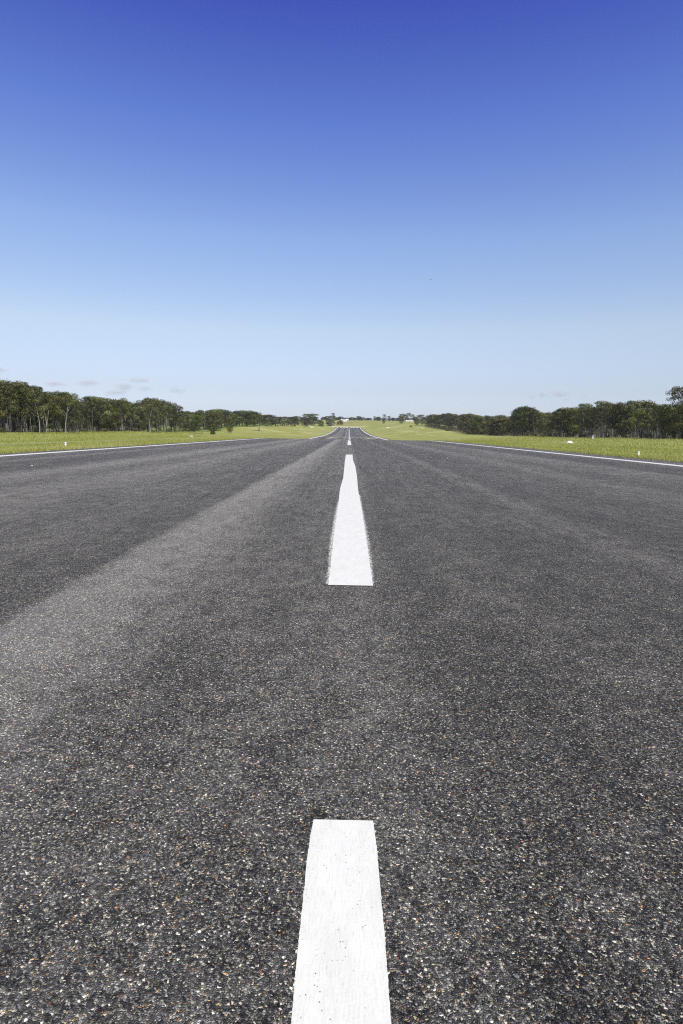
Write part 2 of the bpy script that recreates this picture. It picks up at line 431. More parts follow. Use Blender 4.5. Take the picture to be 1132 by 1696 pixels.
d2R = pl([(618, 970.7), (605.7, 885.6), (599.6, 844.2), (593.5, 812), (591.6, 789), (588.9, 772.2), (585, 761.5), (584.3, 753)])
L, Q = resample(d2L, d2R, 1, 500, .004, 2)
strip('centreline_dash', L, Q, .009, MAT_PAINT)
g2L = pl([(535, 968), (541, 896), (550, 855), (556, 835)]); g2R = pl([(547, 968), (555, 880), (560, 845), (562, 830)])
L, Q = resample(g2L, g2R, 1, 60, .004, 3); strip('faded_paint_edge', L, Q, .005, MAT_GHOST, lambda t: 1 - t * .85, n_sub=6)
g2L = pl([(614, 968), (603, 880), (597, 838), (594, 815)]); g2R = pl([(625.5, 968), (616, 893), (606, 850), (600, 825)])
L, Q = resample(g2L, g2R, 1, 60, .004, 4); strip('faded_paint_edge', L, Q, .005, MAT_GHOST, lambda t: .15 + t * .85, n_sub=6)
# the dashes beyond
def dash(y0, y1, w, cx=0.0):
    n = max(2, int((y1 - y0) / 5) + 1); yy = np.linspace(y0, y1, n)
    strip('centreline_dash', [(cx - w / 2, y) for y in yy], [(cx + w / 2, y) for y in yy], .012, MAT_PAINT)
cx0 = .12
dash(87, 136, .56, cx0); dash(150, 176, .56, cx0 + .05)
y = 300
while y < 1150:
    dash(y, y + 40, 1.15, cx0 + .5); y += 66

def edge_line(name, x, w, y0, y1, seed):
    yy = [q for q in ysr if y0 <= q <= y1]; r = random.Random(seed)
    big = np.cumsum([r.uniform(-.03, .03) for _ in yy]) * .4
    big -= np.linspace(0, big[-1], len(big))
    strip(name, [(x - w / 2 + b, q) for q, b in zip(yy, big)], [(x + w / 2 + b, q) for q, b in zip(yy, big)], .012, MAT_PAINT)
edge_line('edge_line', -21.75, .85, -80, 212, 5); edge_line('edge_line', 21.0, .85, -80, 212, 6)
edge_line('edge_line', -21.9, 1.6, 330, 1193, 7); edge_line('edge_line', 21.7, 1.6, 330, 1193, 8)
for a, b in ((-17.7, -13.9), (-11.8, -8.3), (-6.8, -2.3), (2.4, 5.9), (6.8, 11.8), (13.9, 18.0)):
    yy = np.linspace(1161, 1192, 6); strip('threshold_bar', [(a + .6, q) for q in yy], [(b + .6, q) for q in yy], .02, MAT_PAINT)
for (a, b, y0, y1, sk) in ((-14.2, -11.4, 372, 424, 1.5), (11.5, 14.5, 365, 400, -1), (14.6, 19.5, 395, 425, 1)):
    yy = np.linspace(y0, y1, 5); strip('faded_threshold_mark', [(a + sk * (q - y0) / 40, q) for q in yy], [(b + sk * (q - y0) / 40, q) for q in yy], .03, MAT_OLD)

# ------------------------------------------------------------------ trees
def leaf_material(name, dark, mid, light, trans=.25):
    m = MT(name, .5, .35)
    t = m.node('ShaderNodeAttribute', attribute_name='tone').outputs['Fac']
    oi = m.node('ShaderNodeObjectInfo').outputs['Random']
    c = m.ramp(t, [(0, dark), (.5, mid), (1, light)])
    h = m.node('ShaderNodeHueSaturation'); m.put(h.inputs['Color'], c)
    m.put(h.inputs['Hue'], m.maprange(oi, 0, 1, .478, .515)); m.put(h.inputs['Value'], m.maprange(m.math('FRACT', m.math('MULTIPLY', oi, 7.31)), 0, 1, .72, 1.45))
    m.put(h.inputs['Saturation'], m.maprange(m.math('FRACT', m.math('MULTIPLY', oi, 3.77)), 0, 1, .82, 1.08))
    m.put(m.b.inputs['Base Color'], h.outputs[0])
    tr = m.node('ShaderNodeBsdfTranslucent'); m.put(tr.inputs[0], h.outputs[0])
    ms = m.node('ShaderNodeMixShader'); ms.inputs[0].default_value = trans
    m.link(m.b.outputs[0], ms.inputs[1]); m.link(tr.outputs[0], ms.inputs[2])
    m.link(ms.outputs[0], m.n['Material Output'].inputs['Surface'])
    return m.m
def bark_material(name, a, b):
    m = MT(name, .9, .15)
    o = m.node('ShaderNodeTexCoord').outputs['Object']
    n = m.noise(m.scalev(o, (3.0, 3.0, .6)), 1, 5, .65).outputs[0]
    m.put(m.b.inputs['Base Color'], m.ramp(n, [(.35, a), (.65, b)]))
    m.put(m.b.inputs['Normal'], m.bump(n, .6, .05))
    return m.m
LEAF = leaf_material('gum_leaves', (.042, .050, .014), (.112, .124, .034), (.235, .235, .074))
LEAF_G = leaf_material('green_leaves', (.042, .064, .013), (.105, .145, .028), (.205, .25, .058))
LEAF_B = leaf_material('bronze_leaves', (.054, .053, .019), (.124, .120, .039), (.24, .22, .08))
BARK_PALE = bark_material('pale_gum_bark', (.24, .215, .185), (.43, .40, .36))
BARK_GREY = bark_material('grey_bark', (.13, .115, .10), (.27, .245, .22))
BARK_DARK = bark_material('dark_bark', (.045, .038, .033), (.10, .085, .072))

def leaves(centres, radii, counts, r, size=(.42, .2)):
    """leaf sprays round clump centres; returns verts, faces, tone"""
    V = []; T = []; N = []
    for c, rad, n in zip(centres, radii, counts):
        u = r.normal(size=(n, 3)); u /= np.linalg.norm(u, axis=1)[:, None]
        d = r.uniform(.35, 1, n) ** .5
        keep = (u[:, 2] > -.55) | (r.random(n) < .35)
        u, d = u[keep], d[keep]; n2 = len(u)
        lump = 1 + .22 * np.sin(u[:, 0] * 4 + c[0] * 3) * np.cos(u[:, 1] * 4 + c[2])
        pos = np.array(c) + u * (d * lump)[:, None] * np.array(rad)
        ax = r.normal(size=(n2, 3)) * np.array([1, 1, .8]) + np.array([0, 0, -.5]); ax /= np.linalg.norm(ax, axis=1)[:, None]
        nr = u * 1.2 + r.normal(size=(n2, 3)) * .45 + np.array([0, 0, .35]); sd = np.cross(ax, nr); sd /= np.linalg.norm(sd, axis=1)[:, None] + 1e-9
        l = r.uniform(.7, 1.3, n2)[:, None] * size[0] / 2; w = r.uniform(.7, 1.3, n2)[:, None] * size[1] / 2
        gn = np.cross(ax, sd); sd = sd * np.sign((gn * u).sum(1) + 1e-9)[:, None] * -1
        q = np.stack([pos - ax * l, pos + sd * w, pos + ax * l, pos - sd * w], 1)
        V.append(q.reshape(-1, 3))
        sn = u * 1.0 + nr * .35 + r.normal(size=(n2, 3)) * .25; sn /= np.linalg.norm(sn, axis=1)[:, None]
        N.append(np.repeat(sn, 4, 0))
        T.append(np.clip(r.normal(.5, .26) * .7 + r.random(n2) * .3, 0, 1))
    V = np.concatenate(V); F_ = np.arange(len(V)).reshape(-1, 4)
    return V, F_, np.concatenate(T), np.concatenate(N)

def make_tree(name, seed, H, spread, cb, nclump, bark, leaf, trunk_r=.2, lean=.05, fork=False, holes=0.0, crad=(1.05, 1.9), dens=150, low=0, top_flat=.55, leafsz=(.42, .2), stems=0):
    """one prototype: an Empty with trunk (limbs in the same mesh) and crown"""
    r = np.random.default_rng(seed)
    root = bpy.data.objects.new(name, None); col.objects.link(root); root.empty_display_size = .5
    mb = MB()
    n = 7; hh = H * .86
    tp = [np.array([0, 0, -.4])]; p = np.array([0., 0, 0]); dr = np.array([r.normal(0, lean), r.normal(0, lean), 1])
    for i in range(n):
        tp.append(p.copy()); p = p + dr * hh / n; dr = dr + np.array([r.normal(0, .06), r.normal(0, .06), 0])
    rad = [trunk_r * 1.25] + [trunk_r * (1 - .82 * i / n) for i in range(n)]
    mb.tube(tp, rad, 8)
    tp = np.array(tp)
    cen = []; crr = []
    for k in range(nclump):
        t = (k + r.random()) / nclump; z = H * (cb + (1 - cb) * (t ** .8))
        tt = (z - cb * H) / ((1 - cb) * H)
        env = spread * math.sqrt(max(.06, 1 - ((tt - top_flat) / (.62 if tt > top_flat else top_flat + .28)) ** 2))
        an = k * 2.399 + r.uniform(-.5, .5); rr = env * math.sqrt(r.uniform(.12, 1))
        i = np.argmin(abs(tp[:, 2] - z)); c = np.array([tp[i, 0] + rr * math.cos(an), tp[i, 1] + rr * math.sin(an), z])
        if r.random() < holes: continue
        q = r.uniform(*crad); c[2] = min(c[2], H - q * .6 - (np.linalg.norm(c[:2] - tp[-1, :2] * .8) / spread) ** 2 * H * .16 * r.uniform(.6, 1.2))
        cen.append(c); crr.append((q * r.uniform(.9, 1.25), q * r.uniform(.9, 1.25), q * r.uniform(.55, .8)))
    # limbs to about half of the clumps
    for c in cen[::2]:
        zb = max(H * cb * .75, c[2] - np.linalg.norm(c[:2]) * r.uniform(.8, 1.6) - .5)
        zb = min(zb, hh * .95); i = int(np.clip(np.searchsorted(tp[:, 2], zb), 1, len(tp) - 1))
        f = (zb - tp[i - 1, 2]) / (tp[i, 2] - tp[i - 1, 2] + 1e-9); b = tp[i - 1] * (1 - f) + tp[i] * f
        md = b * .5 + c * .5 + np.array([r.normal(0, .25), r.normal(0, .25), -.25])
        w = trunk_r * r.uniform(.28, .42)
        mb.tube([b, md, c], [w, w * .7, w * .25], 5)
    for k in range(stems):
        an = r.uniform(0, 6.28); o_ = r.uniform(.3, 1.6); b = np.array([math.cos(an) * o_, math.sin(an) * o_, -.3]); q = r.uniform(.45, .7)
        e = np.array([math.cos(an) * spread * r.uniform(.25, .55), math.sin(an) * spread * r.uniform(.25, .55), H * q])
        mb.tube([b, b * .5 + e * .5 + np.array([0, 0, H * .06]), e], [trunk_r * .75, trunk_r * .6, trunk_r * .3], 6)
    if fork:
        b = tp[2]; s = r.choice([-1, 1]); pts = [b, b + np.array([s * .7, .3, H * .12]), b + np.array([s * 1.3, .4, H * .3]), b + np.array([s * 1.7, .3, H * .5])]
        mb.tube(pts, [trunk_r * .7, trunk_r * .6, trunk_r * .45, trunk_r * .2], 7)
    for k in range(low):   # low sprays near the base
        an = r.uniform(0, 6.28); cen.append(np.array([spread * .5 * math.cos(an), spread * .5 * math.sin(an), H * r.uniform(.06, max(.12, cb))])); q = r.uniform(.6, 1.0); crr.append((q, q, q * .8))
    mb.build('trunk', bark, root, smooth=True)
    V, Fc, T, N = leaves(cen, crr, [int(dens * (q[0] / 1.3) ** 1.6) for q in crr], r, leafsz)
    crown = mesh_obj('crown', V, Fc, leaf, root, smooth=True, tone=T)
    crown.data.normals_split_custom_set_from_vertices([tuple(q) for q in N])   # leaf sprays turn with the clump they hang on
    root['H'] = H
    return root

P = {}
P['tall1'] = make_tree('gum_tree', 11, 15, 3.5, .38, 24, BARK_PALE, LEAF, .15, holes=.06, crad=(1.1, 1.9), stems=4)
P['tall2'] = make_tree('gum_tree', 12, 15, 3.2, .34, 26, BARK_GREY, LEAF, .14, holes=.05, crad=(1.1, 1.9), stems=4)
P['tall3'] = make_tree('gum_tree', 13, 14, 3.7, .42, 22, BARK_PALE, LEAF, .16, fork=True, holes=.08, crad=(1.1, 1.9), stems=1)
P['tall4'] = make_tree('gum_tree', 14, 14, 2.9, .30, 24, BARK_GREY, LEAF_B, .14, crad=(1.1, 1.8), stems=3)
P['dense1'] = make_tree('gum_tree', 15, 12, 3.5, .20, 30, BARK_DARK, LEAF, .18, low=3, crad=(1.1, 1.9), stems=1)
P['dense2'] = make_tree('gum_tree', 16, 11, 3.2, .17, 30, BARK_GREY, LEAF_B, .16, low=4, crad=(1.0, 1.8), stems=1)
P['dense3'] = make_tree('gum_tree', 17, 11, 3.6, .24, 30, BARK_DARK, LEAF_G, .18, low=2, crad=(1.1, 1.9))
P['airy'] = make_tree('gum_tree', 18, 16, 4.2, .46, 22, BARK_PALE, LEAF, .16, holes=.15, crad=(1.0, 1.7), dens=140)
P['bush'] = make_tree('small_tree', 19, 5, 1.9, .12, 22, BARK_DARK, LEAF_G, .10, low=5, crad=(.6, 1.0), dens=190, leafsz=(.34, .2))
P['shrub'] = make_tree('shrub', 20, 2.4, 1.5, .05, 16, BARK_DARK, LEAF_B, .06, low=4, crad=(.45, .8), dens=140, leafsz=(.3, .18))
P['lone'] = make_tree('gum_tree', 21, 22, 3.6, .60, 30, BARK_DARK, LEAF, .22, holes=.05, crad=(1.0, 1.7), dens=150, lean=0.0)
P['round'] = make_tree('gum_tree', 22, 11, 4.2, .20, 46, BARK_DARK, LEAF, .20, low=6, top_flat=.42)
used = set(); tree_count = 0
def put_tree(kind, x, y, H, label, cat='tree', group=None, wide=1.0, rz=None, z=None):
    """first use moves the prototype itself, later uses copy it with its two parts"""
    global tree_count
    p = P[kind]; tree_count += 1
    if kind in used:
        o = p.copy(); col.objects.link(o)
        for ch in P[kind + '_parts']:
            c = ch.copy(); col.objects.link(c); c.parent = o
    else:
        used.add(kind); o = p; P[kind + '_parts'] = list(p.children)
    s = H / p['H']
    o.scale = (s * wide, s * wide, s); o.location = (x, y, gz(x, y) if z is None else z)
    o.rotation_euler = (0, 0, random.uniform(0, 6.28) if rz is None else rz)
    for k in ('label', 'category', 'group'):
        if k in o: del o[k]
    tag(o, label, cat, group)
    return o
def solve_x(px, Y):
    x = (px - 578) / F * Y
    for _ in range(4):
        q = project(x, Y, gz(x, Y))[0]; x += (px - q) / F * Y
    return x
def px_height(px, top, Y):
    x = solve_x(px, Y); return at_depth(px, top, Y)[2] - gz(x, Y)
TOPS = [(-90, 610), (0, 627), (17, 628), (40, 630), (52, 636), (67, 638), (87, 645), (100, 648), (120, 654), (130, 662), (150, 656), (170, 657), (185, 656), (200, 660), (215, 660), (230, 665),
        (247, 657), (262, 662), (275, 665), (292, 671), (302, 680), (310, 676), (330, 680), (340, 678), (355, 678), (372, 676), (390, 679), (407, 678), (420, 680), (435, 687), (447, 686), (462, 691),
        (472, 690), (485, 690), (493, 689), (498, 692), (505, 685), (520, 684), (526, 693), (538, 691), (545, 690), (552, 684), (560, 692), (570, 689), (590, 691), (595, 690), (605, 692), (612, 693), (621, 689), (638, 686), (648, 689), (655, 692),
        (670, 684), (685, 685), (691, 690), (698, 686), (710, 689), (721, 686), (746, 683), (765, 685), (774, 682), (784, 686), (795, 690), (806, 687), (814, 690), (829, 686), (846, 690), (852, 685), (858, 680), (867, 673),
        (881, 675), (891, 681), (896, 680), (904, 680), (916, 676), (933, 671), (947, 675), (953, 667), (965, 666), (974, 671), (986, 667), (994, 663), (1001, 665), (1017, 667), (1030, 661), (1046, 661), (1069, 665), (1079, 671), (1098, 668), (1132, 664), (1230, 650)]
TX = np.array([q[0] for q in TOPS], float); TY = np.array([q[1] for q in TOPS], float)
def top_at(px): return float(np.interp(px, TX, TY))

def zone(px):
    if px < 128: return 'tall left-edge wood'
    if px < 215: return 'dark even-topped left wood'
    if px < 300: return 'domed left clump'
    if px < 440: return 'open grassy left wood'
    return ''
rT = random.Random(31)
def row_side(side, lateral, px0, px1, step, drop, kinds, labeler, jit=4.0, wide=(.85, 1.15), ymax=900):
    px = px0
    while (px < px1) if side < 0 else (px > px1):
        lat = lateral(px) + rT.uniform(-jit, jit)
        k = (px - 578) / F
        Y = lat / k
        if Y < ymax:
            x = solve_x(px, Y); H = px_height(px, top_at(px) + drop + (rT.uniform(-4, 1.5) if rT.random() < .42 else rT.uniform(2, 13)) * (.3 + .75 * min(1, abs(px - 578) / 500)), Y)
            H = max(5, min(H, 22)); kd = rT.choice(kinds)
            lab, grp = labeler(px, kd)
            put_tree(kd, x, Y, H, lab, 'tree', grp, rT.uniform(*wide))
        px += -side * step(px) * rT.uniform(.75, 1.3)

bark_word = {'tall1': 'pale-trunked', 'tall2': 'grey-trunked', 'tall3': 'fork-trunked', 'tall4': 'slim bronze-leaved', 'dense1': 'dense dark', 'dense2': 'bushy bronze', 'dense3': 'bright green', 'airy': 'open-crowned', 'round': 'round-crowned', 'lone': 'very tall bare-trunked'}
def lab_left(rowword):
    def f(px, kd):
        z = zone(px); g = f'{bark_word[kd]} gums, {rowword} of the {z}'
        return f'{bark_word[kd]} gum tree in the {rowword} of the {z}', g
    return f
def zone_r(px):
    if px > 1020: return 'wood at the right edge'
    if px > 905: return 'dense wood behind the big marker'
    if px > 845: return 'tall dark right clump'
    return 'low patchy right wood'
def lab_right(rowword):
    def f(px, kd):
        z = zone_r(px)
        return f'{bark_word[kd]} gum tree in the {rowword} of the {z}', f'{bark_word[kd]} gums, {rowword} of the {z}'
    return f
# left: rows parallel to the runway
row_side(-1, lambda p: -108, -60, 300, lambda p: 15 - p * .012, 1.0, ['tall1', 'tall2', 'tall3', 'tall4', 'dense1', 'tall1'], lab_left('front row'), 3)
row_side(-1, lambda p: -120, -50, 306, lambda p: 15 - p * .014, 1.0, ['tall1', 'tall2', 'dense1', 'dense3', 'airy', 'tall4'], lab_left('second row'), 4)
row_side(-1, lambda p: -136, -55, 310, lambda p: 17 - p * .015, 2.5, ['tall2', 'dense2', 'dense1', 'tall4'], lab_left('back row'), 5)
# left: the open wood further on
row_side(-1, lambda p: -103 + (p - 300) * .06, 302, 372, lambda p: 9, 6.0, ['tall1', 'tall3', 'tall2', 'dense2'], lab_left('front row'), 5)
row_side(-1, lambda p: -128 + (p - 300) * .1, 300, 440, lambda p: 6.5, 1.0, ['dense1', 'tall2', 'dense1', 'dense3', 'tall4'], lab_left('second row'), 6, (1.15, 1.5))
row_side(-1, lambda p: -150 + (p - 300) * .16, 304, 440, lambda p: 9, 1.5, ['dense1', 'dense2', 'dense1'], lab_left('back row'), 6, (1.05, 1.4))
# right rows
row_side(1, lambda p: 118, 1190, 850, lambda p: 15 - (1132 - p) * .012, 1.0, ['tall2', 'tall4', 'tall3', 'tall1', 'dense1', 'tall2'], lab_right('front row'), 3)
row_side(1, lambda p: 131, 1185, 848, lambda p: 14.5, 1.0, ['tall2', 'tall1', 'tall2', 'tall4', 'dense1'], lab_right('second row'), 4)
row_side(1, lambda p: 147, 1180, 846, lambda p: 17, 2.5, ['dense2', 'dense1', 'tall2'], lab_right('back row'), 5)
row_side(1, lambda p: 116, 846, 768, lambda p: 10, 1.0, ['dense2', 'tall4', 'dense1', 'round'], lab_right('front row'), 7, (1.0, 1.3))
row_side(1, lambda p: 136, 848, 712, lambda p: 9.5, .5, ['dense1', 'tall2', 'dense2', 'tall4'], lab_right('second row'), 7, (1.0, 1.3), 1150)
row_side(1, lambda p: 150, 850, 712, lambda p: 15, 2.0, ['dense1', 'dense2'], lab_right('back row'), 7, (1.1, 1.4), 1250)

# single trees that can be told apart
def single(kind, px, top, Y, label, wide=1.0, cat='tree', group=None, base=None):
    """base: picture height of the foot; the distance along the ground is then searched near Y"""
    if base is not None:
        best = None
        for q in np.linspace(Y * .6, Y * 1.5, 240):
            x = solve_x(px, q); e = abs(project(x, q, gz(x, q))[1] - base)
            if best is None or e < best[0] - .02: best = (e, q)
        Y = best[1]
    x = solve_x(px, Y); H = px_height(px, top, Y)
    return put_tree(kind, x, Y, max(1.0, H), label, cat, group, wide)
single('lone', 1118, 636, 215, 'very tall gum rising on a long bare trunk above the wood at the right edge', 1.15)
single('lone', 1136, 634, 224, 'tall dark gum cut by the right edge of the photo, beside the tallest bare-trunked one', 1.0)
single('airy', 66, 638, 196, 'tall gum with a forked pale trunk and sky showing through its domed crown, far left', 1.05)
single('airy', 109, 647, 212, 'open flat-topped gum at the right end of the tall wood on the left', 1.1)
single('tall3', 127, 688, 205, 'low white forked trunk with a small crown at the edge of the left wood', .8)
single('airy', 249, 657, 300, 'tall domed gum standing highest over the middle of the left wood', 1.25)
single('dense3', 323, 685, 352, 'bright green bushy gum at the front of the open wood on the left', .9)
single('tall3', 337, 681, 355, 'white forked gum trunk standing at the front of the open wood on the left', .9)
single('bush', 353, 701, 350, 'small round tree on a dark leafy stem before the open left wood', .75, 'tree')
single('dense2', 382, 690, 420, 'low shaggy gum standing alone on the grass at the right end of the open wood', .8)
single('tall1', 429, 684, 520, 'pale-limbed gum at the right end of the open wood on the left', 1.1)
for i, (k, px, top, base, Y, w, lab) in enumerate([
    ('dense1', 410, 679, 706.5, 600, 1.35, 'broad dark gum on the rise left of the far runway, largest of its row'),
    ('dense1', 421, 681, 706.5, 610, 1.2, 'dark gum on the rise left of the far runway, beside the largest one'),
    ('dense2', 446, 686, 706.5, 640, 1.5, 'broad dark gum between two gaps on the rise left of the far runway'),
    ('dense1', 456, 689, 706.0, 680, 1.4, 'dark round-topped gum on the rise, just right of the broadest gap'),
    ('dense2', 472, 689.5, 706.0, 700, 1.7, 'wide low bronze gum on the rise left of the far runway'),
    ('round', 485, 690, 706.3, 720, 1.2, 'rounded gum at the front of the rise with brown lower leaves'),
    ('tall2', 493, 688.5, 704, 800, 1.6, 'grey-green domed gum peering over the rounded gum on the rise'),
    ('round', 504, 691, 706, 740, 1.3, 'broad spreading gum of the pair beside the white marker on the rise'),
    ('round', 518, 690, 704.5, 760, 1.25, 'brownish spreading gum of the pair beside the white marker on the rise'),
    ('tall2', 507, 684.5, 702, 860, 1.7, 'taller pale-green gum behind the spreading pair, on its left'),
    ('tall1', 519, 684, 702, 870, 1.6, 'taller bright gum behind the spreading pair, on its right'),
    ('bush', 531, 695, 706, 820, 1.1, 'bright green bushy tree standing alone left of the runway end'),
    ('bush', 535, 699, 706, 815, .7, 'short dark bush leaning on the bright green tree left of the runway end'),
    ('dense1', 551, 687.5, 701, 1150, 1.25, 'dark bushy gum on the slope behind the left corner of the runway end'),
    ('airy', 553, 683.5, 699, 1300, .8, 'small tufted gum top showing over the dark gum behind the runway end'),
    ('bush', 544, 693, 702, 1120, 1.2, 'olive bush left of the dark gum behind the runway end'),
    ('shrub', 548.5, 698, 705.5, 1080, 1.3, 'round dark shrub on the grass at the left corner of the runway end'),
    ('shrub', 561.5, 697, 703, 1180, .9, 'low dark shrub in front of the white roof, on its left'),
    ('bush', 566, 695.5, 703, 1190, 1.0, 'twiggy olive bush standing right in front of the white roof'),
    ('dense1', 636, 693, 702, 1150, .75, 'small dark tree alone on the slope right of the runway end'),
    ('round', 664, 688, 701.5, 1150, .95, 'dark spreading tree on the slope left of the long white shed'),
]):
    single(k, px, top, Y, lab, w * (1.35 if i < 11 else 1.1), 'shrub' if k == 'shrub' else 'tree', None, base)
# ridge line trees beyond the white roof and the long shed
for (px, top, w, k) in [(536, 690, 1.1, 'bush'), (541, 689, 1.2, 'dense2'), (546, 689, 1.1, 'airy'), (560, 690.5, 1.3, 'bush'), (564, 689.5, 1.4, 'dense1'), (573, 691.5, 1.5, 'dense2'), (577, 692, 1.3, 'bush'), (583, 690.5, 1.3, 'bush'), (587, 691.5, 1.2, 'dense1'), (594, 688.8, 1.3, 'dense1'),
                        (598, 691, 1.1, 'bush'), (602, 690.5, 1.0, 'airy'), (608, 691.8, 1.2, 'dense2'), (612, 692, 1.2, 'dense1')]:
    w_ = {'bush': 'low bushy tree', 'round': 'round dark tree', 'dense1': 'dense dark tree', 'dense2': 'bronze-green tree', 'airy': 'thin open tree'}[k]
    z_ = 'left of the white roof' if px < 570 else 'right of the white roof'
    single(k, px, top, 1540, f'{w_} on the far ridge line, {z_}', w * 1.55, 'tree', f'{w_}s on the ridge {z_}')
for (px, top, w, k, lab) in [(621, 689, .9, 'airy', 'flat-topped tree at the left end of the ridge group right of the runway'), (628, 690, 1.1, 'round', 'low dark tree second in the ridge group right of the runway'),
                             (638, 686, 1.0, 'airy', 'tallest open tree of the ridge group right of the runway'), (645, 688.5, 1.0, 'tall2', 'tree just right of the tallest in the ridge group'), (652, 691.5, 1.2, 'round', 'low tree at the right end of the ridge group'),
                             (659, 692, 1.2, 'dense2', 'small tree on the ridge left of the tall grove by the long shed'), (668, 684.5, 1.1, 'tall1', 'tall gum in the grove behind the long white shed, on its left'), (673, 686, 1.2, 'tall2', 'gum in the middle of the grove behind the long white shed'),
                             (679, 683.5, 1.1, 'airy', 'airy pale-green gum above the long white shed'), (685, 686, 1.2, 'airy', 'spreading gum over the right end of the long white shed'), (689, 690, 1.2, 'round', 'low dark gum right of the long white shed')]:
    single(k, px, top, 1500, lab, w * 1.4)
for (px, top, base, Y, k, w, lab) in [
    (690, 693, 704.5, 960, 'round', 1.2, 'round dark tree at the left tip of the low wood right of the runway'), (698, 686, 704.5, 1000, 'tall2', 1.5, 'dark gum with a pointed top near the left tip of the low wood'),
    (704, 690, 705, 930, 'dense1', 1.5, 'dark upright gum beside the pale twiggy one in the low wood'), (711, 691, 705, 920, 'dense2', 1.4, 'pale brown twiggy tree in the low wood right of the runway'),
    (720, 686, 706, 860, 'round', 1.25, 'broad dark crown behind the round bush in the low wood'), (728, 688, 706, 840, 'dense1', 1.3, 'dark gum directly behind the round bush in the low wood'),
    (726.5, 696.5, 711, 690, 'dense1', .95, 'round dark tree standing forward on the grass before the low wood'),
    (747, 683.5, 711, 640, 'dense1', 1.2, 'tall dark gum above the low scrub right of the runway'), (756, 686, 713, 620, 'tall4', 1.4, 'dark upright gum behind the foremost shaggy tree'),
    (767, 685, 718, 540, 'dense2', .95, 'shaggy dark tree standing forward on a thick leafy stem right of the runway'),
    (782, 693, 719, 500, 'bush', .9, 'low leafy bush right of the foremost shaggy tree'), (827, 688, 722, 440, 'dense2', 1.0, 'low bushy gum with a dark stem at the front of the low wood'), (805, 687, 715, 560, 'airy', 1.0, 'open-crowned gum with thin grey stems in the low wood'), (851, 687, 722.5, 420, 'dense1', .9, 'dark-stemmed gum at the left foot of the tall dark clump'), (866, 673, 723, 400, 'round', 1.05, 'tallest round-headed gum of the dark clump right of the runway'), (874, 675, 723, 405, 'dense1', 1.1, 'dense gum at the heart of the tall dark clump right of the runway')]:
    single(k, px, top, Y, lab, w, 'tree', None, base)
for px in list(np.arange(534, 613, 3.6)) + list(np.arange(615, 694, 4.0)):
    side_ = 'left of the white roof' if px < 565 else ('between white roof and gap' if px < 614 else 'right of the gap')
    single('bush', px + rT.uniform(-1, 1), rT.uniform(691.2, 693.4), 1640, f'low scrubby tree on the far ridge, {side_}', rT.uniform(1.3, 1.9), 'tree', f'scrubby trees of the ridge line {side_}')
# scrub: shrubs one can tell apart by what they stand beside
SH = [(714, 701, 706.5, 780, 1.6, 'low grey-green scrub'), (720, 702, 708, 760, 1.4, 'low grey-green scrub'), (681, 704.5, 707.5, 900, 1.4, 'low grey-green scrub'), (707, 703, 706.5, 820, 1.5, 'low grey-green scrub'), (735, 704, 711, 700, 1.3, 'low grey-green scrub'), (744, 706, 713.5, 650, 1.5, 'low grey-green scrub'),
      (776, 709, 719, 520, .9, 'low grey-green scrub'), (790, 712, 719.5, 480, 1.3, 'low grey-green scrub'), (800, 712, 719.5, 480, 1.4, 'low grey-green scrub'), (815, 713, 720, 460, 1.4, 'low grey-green scrub')]
for (px, top, base, Y, w, t) in SH:
    single('shrub', px, top, Y, 'low scrubby shrub on the grass along the low wood right of the runway', w, 'shrub', 'scrub along the low wood right of the runway', base)
for (px, h) in [(4, 2.0), (30, 1.4), (67, 2.4), (96, 1.2), (140, 1.6), (172, 2.0), (198, 1.5), (222, 2.2), (256, 1.6), (281, 2.4)]:
    Y = -104.5 / ((px - 578) / F); put_tree('shrub', solve_x(px, Y), Y, h, 'small green shrub at the foot of the front trunks of the left woods', 'shrub', 'shrubs under the left woods')
for (px, h) in [(1127, 1.5), (1100, 1.2), (1075, 2.0), (1042, 1.2), (1006, 1.3), (968, 2.2), (940, 1.8), (912, 2.4), (898, 2.6), (888, 2.8)]:
    Y = 114.5 / ((px - 578) / F); put_tree('shrub', solve_x(px, Y), Y, h, 'small green shrub at the foot of the front trunks of the right woods', 'shrub', 'shrubs under the right woods')

# the mass of the woods behind the rows: nobody can count it
def wood_mass(name, x0, x1, y0, y1, n, seed, hmax):
    r = np.random.default_rng(seed)
    nc = n // 70; cy = y0 + (y1 - y0) * r.random(nc) ** 1.2; cx = r.uniform(x0, x1, nc)
    hz = r.uniform(2.0, hmax, nc) * np.interp(cy, [y0, y1], [1, .85])
    cen = [(x, y, gz(x, y) + h) for x, y, h in zip(cx, cy, hz)]
    rad = [(q, q, q * .7) for q in r.uniform(1.3, 2.6, nc)]
    V, Fc, T, N = leaves(cen, rad, [70] * nc, r, (.9, .45))
    mb = MB(); ns = 520
    for k in range(ns):
        y = y0 + (y1 - y0) * r.random() ** 1.2; x = r.uniform(x0, x1); g = gz(x, y)
        mb.tube([(x, y, g - .2), (x + r.normal(0, .3), y, g + 4), (x + r.normal(0, .6), y, g + hmax)], [.17, .13, .07], 5, cap=False)
    nv = len(V); vv = np.concatenate([V, np.array(mb.v)]); ff = Fc.tolist() + [tuple(i + nv for i in q) for q in mb.f]
    o = mesh_obj(name, vv, ff, [LEAF, BARK_GREY, BARK_PALE], None, [0] * len(Fc) + [1 + (k // 10) % 2 for k in range(len(mb.f))], tone=np.concatenate([T * .8, np.zeros(len(mb.f))]))
    return o
tag(wood_mass('woodland', -172, -142, 175, 470, 42000, 41, 8.5), 'dim mass of gum woodland behind the rows of trees on the left', 'woodland', kind='stuff')
